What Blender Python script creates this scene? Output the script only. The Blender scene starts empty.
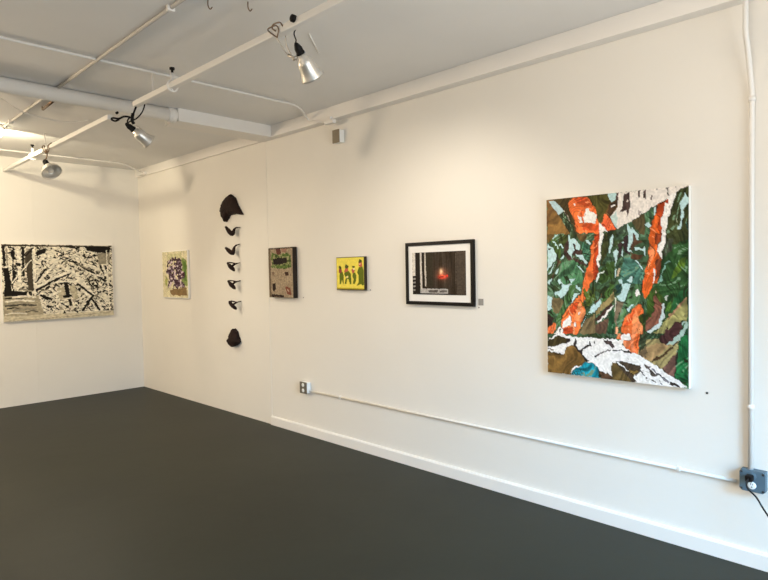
import bpy, bmesh, math, random
import numpy as np
from mathutils import Vector, Matrix

S = bpy.context.scene
COL = S.collection
# ------------------------------------------------------------------ camera
cam = bpy.data.cameras.new('camera'); co = bpy.data.objects.new('camera', cam); COL.objects.link(co)
YAW, PIT, ROL = 0.788683, 0.0335017, -0.01734
fw = Vector((math.sin(YAW)*math.cos(PIT), math.cos(YAW)*math.cos(PIT), -math.sin(PIT)))
rt = fw.cross(Vector((0, 0, 1))).normalized(); up = rt.cross(fw)
r2 = rt*math.cos(ROL)+up*math.sin(ROL); u2 = up*math.cos(ROL)-rt*math.sin(ROL)
m = Matrix((r2, u2, -fw)).transposed().to_4x4(); m.translation = (0, 0, 1.55)
co.matrix_world = m
cam.sensor_width = 36; cam.lens = 593.49/768*36; cam.clip_start = .05; cam.clip_end = 100
S.camera = co
# ------------------------------------------------------------------ sky, lights, exposure
w = bpy.data.worlds.new('sky'); S.world = w; w.use_nodes = True
w.node_tree.nodes['Background'].inputs[0].default_value = (0.55, 0.75, 1, 1)
w.node_tree.nodes['Background'].inputs[1].default_value = 1.0
S.view_settings.view_transform = 'Standard'; S.view_settings.look = 'None'
S.view_settings.gamma = 1; S.view_settings.use_curve_mapping = False
S.view_settings.exposure = 0.06

def light(name, kind, loc, power, color, size=.1, size_y=None, target=None, spot=None, blend=.5):
    l = bpy.data.lights.new(name, kind); o = bpy.data.objects.new(name, l); COL.objects.link(o)
    l.energy = power; l.color = color; o.location = loc
    if kind == 'AREA':
        l.shape = 'RECTANGLE'; l.size = size; l.size_y = size_y or size
    else: l.shadow_soft_size = size
    if spot: l.spot_size = math.radians(spot); l.spot_blend = blend
    if target is not None:
        o.rotation_euler = (Vector(target)-Vector(loc)).to_track_quat('-Z', 'Y').to_euler()
    return o
WARM = (1, .72, .42)
# daylight through the upper and the lower panes of the shop window
light('window_daylight_and_fill', 'AREA', (0.5, -1.80, 1.95), 8, (.75, .90, 1), 5.2, 1.5, (0.5, 5, 1.95))
light('window_daylight_and_fill', 'AREA', (1.6, -1.80, .65), 78, (.98, .97, .91), 3.0, 1.1, (1.6, 5, .65))
blue_fill = light('window_daylight_and_fill', 'AREA', (1.3, -1.78, 2.1), 46, (.20, .58, 1), 1.6, 1.1, (2.2, .9, 0)); blue_fill.data.spread = math.radians(65)  # added narrow blue fill, aimed to tint the near floor and lower wall
# unseen lamps assumed further along the ceiling, added as warm room fill
light('lamp_and_fill_light', 'POINT', (-.9, 2.0, 2.5), 20, (1, .80, .60), .12)
light('lamp_and_fill_light', 'POINT', (-.9, 6.0, 2.5), 180, (1, .80, .57), .12)
light('lamp_and_fill_light', 'POINT', (1.86, .7, 2.6), 26, (1, .84, .66), .3)
# the bulbs inside the three visible reflectors, shining along their axes
light('lamp_and_fill_light', 'SPOT', (2.008, 2.511, 2.594), 52, (1, .90, .76), .02, None, (2.59, 2.63, 1.94), 110, .8)
light('lamp_and_fill_light', 'SPOT', (1.905, 4.42, 2.585), 22, (1, .72, .42), .02, None, (2.75, 4.38, 2.06), 110, .8)
light('lamp_and_fill_light', 'SPOT', (1.871, 6.408, 2.56), 60, (1, .92, .72), .02, None, (2.05, 5.86, 1.88), 120, .8)
# flood bulb at the left edge, thrown towards the back wall
light('flood_light', 'SPOT', (1.44, 6.56, 2.88), 48, (1, .88, .62), .02, None, (1.70, 8.1, 2.45), 150, .25)

# ------------------------------------------------------------------ helpers
def lin(c):
    return tuple(((x/255)/12.92 if x/255 <= .04045 else ((x/255+.055)/1.055)**2.4) for x in c)
def mat(name, rgb, rough=.6, metal=0, bump=0, bscale=40, var=0, vscale=3, spec=.3, emit=None, estr=0):
    M = bpy.data.materials.new(name); M.use_nodes = True
    nt = M.node_tree; b = nt.nodes['Principled BSDF']
    c = lin(rgb)
    b.inputs['Base Color'].default_value = (*c, 1); b.inputs['Roughness'].default_value = rough
    b.inputs['Metallic'].default_value = metal; b.inputs['Specular IOR Level'].default_value = spec
    tc = nt.nodes.new('ShaderNodeTexCoord')
    if var:
        n = nt.nodes.new('ShaderNodeTexNoise'); n.inputs['Scale'].default_value = vscale; n.inputs['Detail'].default_value = 5
        nt.links.new(tc.outputs['Object'], n.inputs['Vector'])
        r = nt.nodes.new('ShaderNodeValToRGB')
        r.color_ramp.elements[0].position = .3; r.color_ramp.elements[1].position = .7
        r.color_ramp.elements[0].color = (*[x*(1-var) for x in c], 1); r.color_ramp.elements[1].color = (*[min(1, x*(1+var)) for x in c], 1)
        nt.links.new(n.outputs['Fac'], r.inputs['Fac']); nt.links.new(r.outputs['Color'], b.inputs['Base Color'])
    if bump:
        n = nt.nodes.new('ShaderNodeTexNoise'); n.inputs['Scale'].default_value = bscale; n.inputs['Detail'].default_value = 4
        nt.links.new(tc.outputs['Object'], n.inputs['Vector'])
        bp = nt.nodes.new('ShaderNodeBump'); bp.inputs['Strength'].default_value = bump; bp.inputs['Distance'].default_value = .01
        nt.links.new(n.outputs['Fac'], bp.inputs['Height']); nt.links.new(bp.outputs['Normal'], b.inputs['Normal'])
    if emit:
        b.inputs['Emission Color'].default_value = (*emit, 1); b.inputs['Emission Strength'].default_value = estr
    return M
def paintmat(name, rough=.55, bump=.15, bscale=120):
    M = mat(name, (200, 200, 200), rough, 0, bump, bscale, spec=.12)
    nt = M.node_tree; a = nt.nodes.new('ShaderNodeAttribute'); a.attribute_name = 'pigment'
    nt.links.new(a.outputs['Color'], nt.nodes['Principled BSDF'].inputs['Base Color'])
    return M
M_wall = mat('white_wall_paint', (232, 228, 220), .75, 0, .06, 30, .012, 2)
M_ceil = mat('ceiling_paint', (232, 230, 227), .85, 0, .05, 12, .03, 1.2)
M_trim = mat('white_trim_paint', (236, 232, 226), .5, 0, .03, 20)
M_pipe = mat('white_painted_metal', (232, 229, 224), .45, 0, .04, 20)
M_pipeg = mat('grey_painted_metal', (196, 192, 186), .6)
M_floor = mat('dark_painted_floor', (41, 42, 33), .5, 0, .10, 6, .16, 1.1, .22)
M_black = mat('black_plastic', (14, 12, 12), .5, spec=.2)
M_cord = mat('black_rubber_cord', (24, 22, 22), .6)
M_alu = mat('spun_aluminium', (222, 219, 212), .36, .75)
M_alui = mat('matt_aluminium_inside', (170, 165, 150), .45, .85)
M_wire = mat('bare_steel_wire', (120, 100, 82), .4, .8)
M_wirel = mat('bright_steel_wire', (200, 192, 180), .4, .8)
M_bulb = mat('frosted_bulb_glass', (245, 240, 230), .4)
M_bulbon = mat('lit_bulb_glass', (255, 250, 240), .4, emit=(1, .88, .62), estr=25)
M_grey = mat('grey_device_plastic', (140, 128, 108), .6, 0, .3, 300)
M_white = mat('white_plastic', (240, 240, 236), .4)
M_steel = mat('galvanised_steel', (128, 122, 110), .45, .6)
M_boxg = mat('blue_grey_box_enamel', (88, 108, 120), .5)
M_frame = mat('black_frame_wood', (15, 12, 11), .4, spec=.15)
M_mat = mat('white_mat_board', (238, 236, 232), .8)
M_canvas = mat('primed_canvas_edge', (238, 236, 230), .8, 0, .1, 300)
M_dkedge = mat('dark_painted_edge', (48, 38, 28), .6, 0, .2, 80, .3, 30)
M_bark = mat('dark_brown_fired_clay', (34, 17, 11), .8, 0, .6, 60, .35, 25)
M_paint = paintmat('acrylic_paint'); M_paint2 = paintmat('matt_print', .5, 0)
M_thick = paintmat('thick_textured_paint', .6, .6, 90)
M_tag = mat('paper_label', (150, 146, 140), .8)
M_screw = mat('screw_metal', (70, 75, 78), .4, .7)

class MB:
    def __init__(s): s.v = []; s.f = []; s.sm = []
    def add(s, vs, fs, smooth=False):
        n = len(s.v); s.v += [tuple(v) for v in vs]; s.f += [tuple(i+n for i in f) for f in fs]; s.sm += [smooth]*len(fs); return s
    def box(s, a, b):
        x0, x1 = sorted((a[0], b[0])); y0, y1 = sorted((a[1], b[1])); z0, z1 = sorted((a[2], b[2]))
        return s.add([(x0,y0,z0),(x1,y0,z0),(x1,y1,z0),(x0,y1,z0),(x0,y0,z1),(x1,y0,z1),(x1,y1,z1),(x0,y1,z1)],
                     [(0,3,2,1),(4,5,6,7),(0,1,5,4),(1,2,6,5),(2,3,7,6),(3,0,4,7)])
    def tube(s, pts, r, n=12, cap=True):
        pts = [Vector(p) for p in pts]
        rs = r if isinstance(r, (list, tuple)) else [r]*len(pts)
        vs = []; fs = []; prev = None
        for i, p in enumerate(pts):
            t = (pts[min(i+1, len(pts)-1)]-pts[max(i-1, 0)]).normalized()
            if prev is None:
                a = Vector((0, 0, 1)) if abs(t.z) < .9 else Vector((1, 0, 0)); u = t.cross(a).normalized()
            else: u = (prev-t*prev.dot(t)).normalized()
            prev = u; w_ = t.cross(u)
            for k in range(n):
                an = 2*math.pi*k/n; vs.append(p+(u*math.cos(an)+w_*math.sin(an))*rs[i])
        for i in range(len(pts)-1):
            for k in range(n):
                fs.append((i*n+k, i*n+(k+1) % n, (i+1)*n+(k+1) % n, (i+1)*n+k))
        if cap: fs.append(tuple(reversed(range(n)))); fs.append(tuple((len(pts)-1)*n+k for k in range(n)))
        return s.add(vs, fs, True)
    def lathe(s, o, axis, prof, n=32):
        o = Vector(o); ax = Vector(axis).normalized()
        a = Vector((0, 0, 1)) if abs(ax.z) < .9 else Vector((1, 0, 0)); u = ax.cross(a).normalized(); w_ = ax.cross(u)
        vs = []; fs = []
        for t, r in prof:
            for k in range(n):
                an = 2*math.pi*k/n; vs.append(o+ax*t+(u*math.cos(an)+w_*math.sin(an))*max(r, .0004))
        for i in range(len(prof)-1):
            for k in range(n): fs.append((i*n+k, i*n+(k+1) % n, (i+1)*n+(k+1) % n, (i+1)*n+k))
        fs.append(tuple(reversed(range(n)))); fs.append(tuple((len(prof)-1)*n+k for k in range(n)))
        return s.add(vs, fs, True)
    def build(s, name, m_, parent=None, bevel=0, seg=2):
        off = Vector(parent['_w']) if parent is not None and '_w' in parent else Vector((0, 0, 0))
        me = bpy.data.meshes.new(name); me.from_pydata([tuple(Vector(v)-off) for v in s.v], [], s.f)
        me.polygons.foreach_set('use_smooth', s.sm); me.materials.append(m_)
        bm = bmesh.new(); bm.from_mesh(me); bmesh.ops.recalc_face_normals(bm, faces=bm.faces); bm.to_mesh(me); bm.free()
        o = bpy.data.objects.new(name, me); COL.objects.link(o)
        if parent is not None: o.parent = parent; o['_w'] = tuple(off)
        if bevel:
            b = o.modifiers.new('bevel', 'BEVEL'); b.width = bevel; b.segments = seg; b.limit_method = 'ANGLE'
        return o
def tag(o, label=None, cat=None, group=None, kind=None):
    if label: o['label'] = label
    if cat: o['category'] = cat
    if group: o['group'] = group
    if kind: o['kind'] = kind
    return o
def thing(name, loc, label, cat, group=None):
    o = bpy.data.objects.new(name, None); COL.objects.link(o); o.location = loc; o.empty_display_size = .05
    o['_w'] = tuple(loc); return tag(o, label, cat, group)
def smooth(pts, k=6):
    P = [Vector(p) for p in pts]; P = [P[0]*2-P[1]]+P+[P[-1]*2-P[-2]]; out = []
    for i in range(1, len(P)-2):
        for j in range(k):
            t = j/k; a, b, c, d = P[i-1:i+3]
            out.append(.5*((2*b)+(c-a)*t+(2*a-5*b+4*c-d)*t*t+(3*b-a-3*c+d)*t**3))
    out.append(P[-2]); return out

# ------------------------------------------------------------------ room shell
W = 3.44; W2 = 3.436; D = 8.12; H = 2.967; XL = -3.4; YF = -1.9
def struct(name, mb, m_, bevel=0): return tag(mb.build(name, m_, None, bevel), kind='structure')
struct('floor', MB().box((XL-.1, YF-.1, -.1), (W+.1, D+.1, 0)), M_floor)
struct('ceiling', MB().box((XL-.1, YF-.1, H), (W+.1, D+.1, H+.1)), M_ceil)
struct('wall_right', MB().box((W, YF, 0), (W+.1, D, H)), M_wall)
struct('trim_4', MB().box((W2, 5.05, 0), (W, D, H)), M_wall)
struct('wall_back', MB().box((XL, D, 0), (W, D+.1, H)), M_wall)
struct('wall_left', MB().box((XL-.1, YF, 0), (XL, D, H)), M_wall)
wx0, wx1, wz0, wz1 = -2.2, 3.2, .08, 2.75
fwm = MB().box((XL, YF-.1, 0), (wx0, YF, H)).box((wx1, YF-.1, 0), (W, YF, H)).box((wx0, YF-.1, 0), (wx1, YF, wz0)).box((wx0, YF-.1, wz1), (wx1, YF, H))
struct('wall_front', fwm, M_wall)
wf = MB()
for x in (wx0, wx0+1.8, wx0+3.6, wx1-.05): wf.box((x, YF-.07, wz0), (x+.05, YF-.02, wz1))
wf.box((wx0, YF-.07, wz0), (wx1, YF-.02, wz0+.05)).box((wx0, YF-.07, wz1-.05), (wx1, YF-.02, wz1))
struct('window_1', wf, M_frame)
struct('trim_5', MB().box((2.134, D-.003, 0), (2.146, D, H)), M_wall, .002)
# boxed ledge along the top of the right wall (with its end return) and boxed beam
struct('trim_1', MB().box((3.358, YF, 2.857), (W, 5.10, H)), M_trim, .003)
struct('trim_2', MB().box((2.415, 4.84, 2.857), (3.358, 5.10, H)), M_trim, .003)
struct('trim_3', MB().box((3.405, 5.10, 2.862), (W2, D, H)), M_trim)
bp = [(W+.02, 0), (3.42, 0), (3.42, .076), (3.428, .088), (W+.02, .088)]
struct('baseboard_right', MB().add([(x, y, z) for y in (YF, 5.05) for x, z in bp], [(0, 1, 2, 3, 4), (9, 8, 7, 6, 5)]+[(i, (i+1) % 5, 5+(i+1) % 5, 5+i) for i in range(5)]), M_trim)

# ------------------------------------------------------------------ pigment rasters (the pictures themselves)
rng = np.random.default_rng(7)
def vnoise(nx, ny, cx, cy, r=None):
    r = r or rng
    g = r.random((cy+2, cx+2)); X = np.linspace(0, cx, nx); Y = np.linspace(0, cy, ny)
    xi = np.minimum(X.astype(int), cx); yi = np.minimum(Y.astype(int), cy); fx = X-xi; fy = Y-yi
    fx = fx*fx*(3-2*fx); fy = (fy*fy*(3-2*fy))[:, None]
    a = g[yi][:, xi]; b = g[yi][:, xi+1]; c = g[yi+1][:, xi]; d = g[yi+1][:, xi+1]
    return (a*(1-fx)+b*fx)*(1-fy)+(c*(1-fx)+d*fx)*fy
class Art:
    def __init__(s, nx, ny, base, warp=.006, wc=40):
        s.nx, s.ny = nx, ny; s.img = np.zeros((ny, nx, 3)); s.img[:] = base
        X, Y = np.meshgrid(np.linspace(0, 1, nx), np.linspace(0, 1, ny))
        s.X = X+(vnoise(nx, ny, wc, wc)-.5)*warp*2; s.Y = Y+(vnoise(nx, ny, wc, wc)-.5)*warp*2
        s.X0, s.Y0 = X, Y
    def mask(s, pts):
        p = np.array(pts, float); m_ = np.zeros((s.ny, s.nx), bool)
        for i in range(len(p)):
            x1, y1 = p[i]; x2, y2 = p[(i+1) % len(p)]
            if y1 == y2: continue
            c = ((y1 > s.Y) != (y2 > s.Y)) & (s.X < (x2-x1)*(s.Y-y1)/(y2-y1)+x1)
            m_ ^= c
        return m_
    def poly(s, pts, col, tex=0):
        m_ = s.mask(pts); c = np.array(col, float)
        s.img[m_] = c; return m_
    def ell(s, cx, cy, rx, ry, col, ang=0):
        a = math.radians(ang); dx = s.X-cx; dy = s.Y-cy
        u = dx*math.cos(a)+dy*math.sin(a); v = -dx*math.sin(a)+dy*math.cos(a)
        m_ = (u/rx)**2+(v/ry)**2 < 1; s.img[m_] = col; return m_
    def stroke(s, x0, y0, x1, y1, wd, col, asp=1.0):
        dx, dy = (x1-x0)*asp, y1-y0; L = math.hypot(dx, dy) or 1e-6
        u = ((s.X-x0)*asp*dx+(s.Y-y0)*dy)/L; v = (-(s.X-x0)*asp*dy+(s.Y-y0)*dx)/L
        m_ = (u > 0) & (u < L) & (abs(v) < wd*(1-.4*abs(u/L-.5))); s.img[m_] = col
def picture(mb_corners, art, name, m_, parent, thick=.002):
    """slab whose front carries one pigment value per grid point; corners tl, tr, bl in world space"""
    tl, tr, bl = [Vector(c) for c in mb_corners]; nx, ny = art.nx, art.ny
    off = Vector(parent['_w'])
    X, Y = np.meshgrid(np.linspace(0, 1, nx), np.linspace(0, 1, ny))
    e1, e2 = np.array(tr-tl), np.array(bl-tl); b0 = np.array(tl-off)
    n = np.cross(e2, e1); n = n/np.linalg.norm(n)
    V = b0+X[..., None]*e1+Y[..., None]*e2
    vs = V.reshape(-1, 3).tolist(); idx = np.arange(nx*ny).reshape(ny, nx)
    f = np.stack([idx[:-1, :-1], idx[1:, :-1], idx[1:, 1:], idx[:-1, 1:]], -1).reshape(-1, 4).tolist()
    k = len(vs); cs = [idx[0, 0], idx[0, -1], idx[-1, -1], idx[-1, 0]]
    vs += [(np.array(vs[c])-n*thick).tolist() for c in cs]
    f += [(k, k+1, k+2, k+3)]
    for ring, a, b in ((idx[0, :].tolist(), 0, 1), (idx[:, -1].tolist(), 1, 2), (idx[-1, ::-1].tolist(), 2, 3), (idx[::-1, 0].tolist(), 3, 0)):
        f += [tuple(ring)+(k+b, k+a)]
    me = bpy.data.meshes.new(name); me.from_pydata(vs, [], f); me.materials.append(m_)
    at = me.color_attributes.new('pigment', 'FLOAT_COLOR', 'POINT')
    c = np.clip(art.img, 0, 255)/255; c = np.where(c <= .04045, c/12.92, ((c+.055)/1.055)**2.4)
    buf = np.ones((len(vs), 4)); buf[:nx*ny, :3] = c.reshape(-1, 3); buf[nx*ny:, :3] = c.reshape(-1, 3)[0]
    at.data.foreach_set('color', buf.ravel())
    o = bpy.data.objects.new(name, me); COL.objects.link(o); o.parent = parent
    return o
def tone(art, amp, cx, cy):
    art.img *= (1+(vnoise(art.nx, art.ny, cx, cy)-.5)[..., None]*amp)

# large jungle painting ------------------------------------------------------
# rows: red, green, blue, then x, y pairs in thousandths of the canvas
BIG = [
    (110, 80, 45,  4, -7, 381, -7, 554, -3, 535, 200, 374, 208, 1, 197),
    (95, 75, 40,  1, 197, 73, 199, 44, 228, 0, 251),
    (60, 66, 38,  1006, -2, 1015, 239, 1011, 482, 810, 483, 832, 318, 860, 232, 864, 232, 875, 156, 892, 106, 907, 72, 923, 31),
    (45, 78, 42,  860, 297, 1006, 264, 1006, 482, 995, 483, 995, 728, 725, 741, 737, 528, 810, 483, 810, 475),
    (70, 58, 32,  4, -7, 198, 0, 177, 30, 181, 69, 217, 110, 230, 158, 196, 137, 130, 65, 67, 7),
    (128, 96, 52,  52, 60, 101, 88, 189, 195, 196, 205, 1, 197, 17, 118),
    (180, 205, 210,  14, 8, 67, 7, 139, 66, 132, 88, 98, 85, 52, 46),
    (50, 60, 40,  101, 88, 139, 70, 217, 157, 233, 206, 189, 204),
    (175, 165, 145,  146, 67, 190, 127, 183, 129, 137, 70),
    (228, 110, 55,  201, 3, 324, 3, 365, 43, 381, 63, 396, 96, 396, 138, 408, 153, 418, 202, 380, 207, 243, 204, 230, 158, 217, 110, 181, 69, 177, 30),
    (200, 80, 38,  218, 4, 317, 6, 355, 47, 317, 63, 264, 41, 231, 19),
    (200, 80, 38,  283, 156, 342, 149, 418, 167, 418, 200, 289, 189, 277, 75, 290, 76),
    (242, 238, 233,  254, 107, 277, 111, 287, 151, 263, 150),
    (242, 238, 233,  310, 72, 330, 69, 342, 84, 393, 105, 387, 152, 342, 145, 302, 143, 290, 113, 317, 101, 300, 100),
    (242, 238, 233,  218, 38, 231, 36, 238, 51, 225, 52),
    (75, 72, 35,  317, -5, 475, -2, 493, 34, 474, 70, 450, 100, 431, 149, 406, 144, 393, 96, 381, 68, 343, 18),
    (240, 105, 60,  452, 102, 493, 139, 535, 196, 461, 199, 424, 158),
    (242, 238, 233,  408, 148, 474, 201, 411, 199),
    (185, 215, 215,  475, -2, 530, -2, 530, 37, 505, 44, 475, 18),
    (70, 50, 35,  499, 48, 544, 47, 529, 82, 493, 125, 468, 101, 481, 65),
    (242, 238, 233,  499, 61, 530, 61, 530, 70, 499, 71),
    (236, 228, 220,  536, -4, 727, -2, 739, -9, 1006, 0, 918, 31, 800, 82, 727, 113, 682, 136, 540, 194, 489, 127, 542, 78, 544, 47),
    (195, 215, 210,  489, 127, 532, 101, 542, 137, 535, 191),
    (78, 60, 56,  589, 9, 625, 1, 630, 53, 624, 111, 606, 132, 601, 91, 577, 108, 560, 106, 577, 67, 577, 36),
    (225, 215, 205,  607, 47, 615, 40, 619, 52, 604, 58),
    (78, 60, 56,  532, -2, 548, -1, 544, 65, 532, 64),
    (78, 60, 56,  688, 4, 700, 0, 694, 36, 685, 43, 682, 16),
    (78, 60, 56,  717, 6, 727, 3, 727, 38, 717, 41),
    (165, 155, 150,  682, 101, 705, 111, 693, 133, 682, 123),
    (78, 60, 56,  727, -2, 735, -1, 730, 47, 727, 47),
    (78, 60, 56,  806, -4, 813, -5, 811, 5, 805, 5),
    (110, 105, 100,  857, -2, 879, -2, 873, 15, 892, 42, 883, 46, 862, 14),
    (78, 60, 56,  769, 32, 777, 33, 777, 57, 769, 54),
    (78, 60, 56,  918, -5, 924, -5, 923, 8, 917, 5),
    (78, 60, 56,  870, -1, 879, -2, 875, 10, 865, 7),
    (60, 75, 60,  540, 197, 606, 172, 612, 222, 529, 219),
    (85, 75, 50,  682, 136, 727, 122, 727, 227, 693, 226, 636, 160),
    (190, 220, 222,  606, 166, 630, 196, 642, 188, 664, 207, 681, 225, 614, 222),
    (70, 105, 75,  727, 113, 777, 98, 788, 129, 761, 185, 755, 228, 727, 227),
    (190, 220, 222,  781, 94, 800, 91, 794, 138, 786, 121),
    (190, 220, 222,  727, 178, 746, 162, 767, 189, 750, 201),
    (218, 98, 40,  805, 82, 851, 64, 857, 73, 846, 124, 832, 154, 832, 231, 821, 270, 807, 287, 810, 322, 832, 357, 829, 405, 810, 457, 810, 483, 782, 483, 765, 510, 743, 550, 726, 559, 704, 523, 714, 484, 724, 422, 752, 347, 755, 228, 761, 193, 783, 146, 800, 122),
    (170, 65, 28,  811, 88, 851, 64, 846, 124, 832, 154, 832, 231, 805, 196, 821, 145, 800, 122),
    (235, 140, 90,  761, 273, 794, 317, 777, 360, 738, 417, 726, 475, 752, 347),
    (150, 65, 35,  794, 230, 835, 231, 821, 270, 807, 287, 788, 277),
    (115, 60, 38,  793, 382, 821, 339, 832, 357, 826, 404, 805, 457, 793, 483, 799, 426),
    (242, 238, 233,  785, 395, 794, 414, 785, 483, 777, 483),
    (242, 238, 233,  886, 41, 923, 29, 915, 65, 902, 90, 892, 114, 870, 160, 862, 232, 860, 280, 837, 327, 835, 360, 826, 344, 810, 322, 807, 305, 826, 270, 835, 231, 835, 231, 830, 162, 846, 124, 857, 70, 870, 53),
    (200, 80, 38,  855, 65, 875, 53, 875, 80, 862, 74),
    (190, 220, 222,  980, 38, 995, 62, 1006, 50, 1006, 84, 986, 91, 970, 124, 970, 153, 949, 211, 933, 212, 955, 165, 952, 123, 949, 89, 964, 56),
    (150, 160, 130,  915, 154, 923, 155, 933, 180, 929, 180),
    (70, 110, 100,  986, 188, 995, 179, 995, 213, 986, 217),
    (140, 190, 172,  875, 367, 890, 371, 858, 388, 854, 405, 837, 431, 837, 461, 815, 483, 810, 478, 820, 444, 837, 423, 843, 396, 858, 380),
    (85, 115, 40,  944, 363, 986, 343, 975, 398, 933, 440, 890, 457, 907, 414),
    (70, 75, 60,  864, 259, 907, 252, 892, 319, 860, 345, 843, 331),
    (70, 95, 45,  30, 227, 86, 224, 120, 314, 106, 343, 77, 317),
    (60, 108, 85,  282, 251, 335, 272, 333, 361, 288, 328),
    (72, 118, 82,  126, 358, 262, 350, 294, 476, 280, 485, 76, 486),
    (92, 74, 44,  230, 206, 321, 210, 295, 256, 263, 245),
    (62, 72, 35,  93, 210, 173, 203, 171, 276, 140, 290, 100, 254),
    (70, 50, 45,  173, 232, 182, 267, 168, 306, 215, 345, 168, 349, 140, 305, 155, 256),
    (70, 50, 45,  210, 253, 229, 268, 282, 304, 275, 328, 236, 319, 221, 340, 201, 320, 223, 297),
    (70, 50, 45,  215, 336, 320, 376, 314, 390, 262, 370, 215, 349),
    (88, 66, 48,  92, 343, 119, 358, 70, 396, 48, 456, 12, 486, 42, 436, 77, 387),
    (190, 220, 222,  7, 252, 50, 277, 85, 328, 63, 352, 2, 415),
    (190, 220, 222,  176, 204, 196, 233, 230, 235, 269, 279, 262, 298, 236, 288, 223, 259, 210, 253, 219, 302, 195, 320, 208, 345, 171, 306, 182, 267, 173, 232),
    (190, 220, 222,  236, 319, 288, 328, 327, 371, 314, 375, 281, 347, 242, 334),
    (190, 220, 222,  308, 242, 329, 239, 348, 267, 331, 272, 321, 257),
    (190, 220, 222,  102, 260, 117, 260, 144, 285, 131, 290),
    (190, 220, 222,  133, 312, 137, 328, 119, 348, 114, 339),
    (190, 220, 222,  43, 238, 52, 238, 101, 279, 94, 284),
    (190, 220, 222,  77, 402, 98, 399, 76, 431, 67, 426),
    (190, 220, 222,  238, 379, 262, 384, 298, 418, 290, 423, 264, 399),
    (190, 220, 222,  94, 456, 112, 456, 125, 486, 98, 486, 87, 468),
    (190, 220, 222,  174, 454, 227, 454, 194, 480, 187, 466),
    (190, 220, 222,  1, 476, 42, 446, 40, 456, 15, 486),
    (190, 220, 222,  10, 431, 63, 367, 56, 386, 17, 435),
    (190, 220, 222,  86, 200, 96, 200, 51, 228, 45, 223),
    (60, 50, 45,  14, 272, 36, 282, 29, 289, 11, 284),
    (60, 65, 35,  443, 215, 480, 217, 473, 308, 436, 368, 417, 391, 430, 307),
    (75, 122, 108,  582, 343, 623, 335, 663, 367, 715, 417, 714, 484, 545, 484, 569, 402),
    (55, 80, 38,  417, 410, 473, 369, 521, 356, 515, 447, 440, 484, 390, 485),
    (100, 140, 100,  377, 475, 415, 475, 429, 485, 377, 485),
    (58, 44, 46,  588, 235, 614, 222, 612, 298, 635, 322, 623, 330, 588, 307, 576, 280),
    (58, 44, 46,  543, 264, 576, 262, 564, 339, 549, 347),
    (90, 65, 48,  646, 223, 658, 224, 661, 255, 715, 262, 658, 286, 640, 317, 629, 308, 646, 263),
    (95, 65, 45,  640, 322, 715, 333, 693, 359, 663, 359, 629, 344),
    (190, 220, 222,  511, 218, 507, 263, 492, 309, 473, 316, 486, 276, 482, 249),
    (190, 220, 222,  527, 292, 543, 310, 539, 356, 524, 392, 521, 342, 513, 318),
    (190, 220, 222,  614, 222, 646, 223, 650, 255, 623, 299, 646, 320, 629, 319, 608, 303, 618, 258),
    (190, 220, 222,  658, 224, 681, 225, 690, 253, 664, 258),
    (190, 220, 222,  570, 261, 588, 266, 576, 273),
    (190, 220, 222,  658, 291, 710, 302, 730, 285, 730, 338, 704, 310, 661, 309),
    (190, 220, 222,  661, 360, 675, 363, 715, 403, 706, 410, 681, 381),
    (190, 220, 222,  623, 452, 646, 447, 640, 475, 623, 475, 608, 461),
    (190, 220, 222,  548, 461, 569, 461, 575, 484, 551, 484),
    (190, 220, 222,  573, 302, 585, 311, 576, 339, 569, 329),
    (190, 220, 222,  524, 402, 531, 402, 530, 447, 523, 447),
    (205, 185, 155,  545, 397, 563, 397, 545, 438, 533, 438),
    (228, 110, 55,  386, 203, 430, 205, 414, 214, 405, 269, 404, 321, 385, 362, 407, 391, 398, 433, 377, 457, 339, 485, 332, 513, 300, 537, 280, 531, 287, 485, 300, 433, 340, 366, 348, 277, 380, 236),
    (185, 68, 30,  374, 212, 414, 214, 405, 269, 404, 321, 385, 362, 407, 391, 398, 433, 377, 457, 362, 400, 373, 306),
    (150, 55, 30,  392, 367, 407, 391, 398, 433, 377, 457, 379, 409),
    (242, 238, 233,  414, 214, 443, 215, 426, 270, 423, 330, 407, 358, 410, 401, 398, 391, 388, 362, 404, 321, 405, 260),
    (225, 235, 228,  377, 466, 404, 428, 442, 414, 450, 419, 415, 433, 385, 480),
    (242, 238, 233,  408, 204, 437, 199, 443, 215, 414, 214),
    (70, 105, 60,  200, 485, 240, 485, 213, 543, 151, 618, 115, 683, 94, 723, 60, 704, 124, 618, 158, 544),
    (112, 98, 68,  39, 561, 111, 569, 138, 584, 95, 649, 67, 660, 32, 610),
    (52, 38, 36,  -1, 656, 52, 684, 38, 726, -1, 732),
    (70, 110, 70,  39, 635, 74, 659, 52, 684, 2, 646),
    (82, 100, 42,  306, 532, 377, 503, 377, 579, 306, 618),
    (118, 102, 72,  286, 696, 376, 650, 375, 758, 258, 764),
    (190, 220, 222,  118, 486, 200, 485, 173, 514, 145, 554, 111, 569, 89, 550, 55, 541, 111, 520, 125, 505),
    (190, 220, 222,  0, 551, 39, 570, 36, 630, 0, 641),
    (190, 220, 222,  233, 489, 274, 513, 261, 523, 233, 510),
    (190, 220, 222,  213, 543, 260, 533, 193, 597, 199, 577),
    (190, 220, 222,  351, 608, 377, 593, 376, 640, 325, 647),
    (190, 220, 222,  325, 647, 338, 628, 286, 696, 279, 725, 268, 726),
    (235, 120, 62,  280, 528, 306, 556, 286, 586, 305, 642, 279, 692, 248, 765, 115, 771, 115, 683, 165, 618, 213, 586, 260, 547),
    (205, 78, 38,  213, 597, 256, 581, 226, 645, 164, 656, 144, 672, 179, 622),
    (245, 150, 95,  260, 586, 302, 642, 271, 696, 225, 694, 219, 669),
    (200, 75, 38,  130, 741, 212, 727, 205, 767, 136, 770),
    (242, 238, 233,  130, 702, 179, 666, 199, 680, 192, 719, 123, 737),
    (242, 238, 233,  212, 704, 232, 698, 225, 732, 212, 727),
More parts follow.
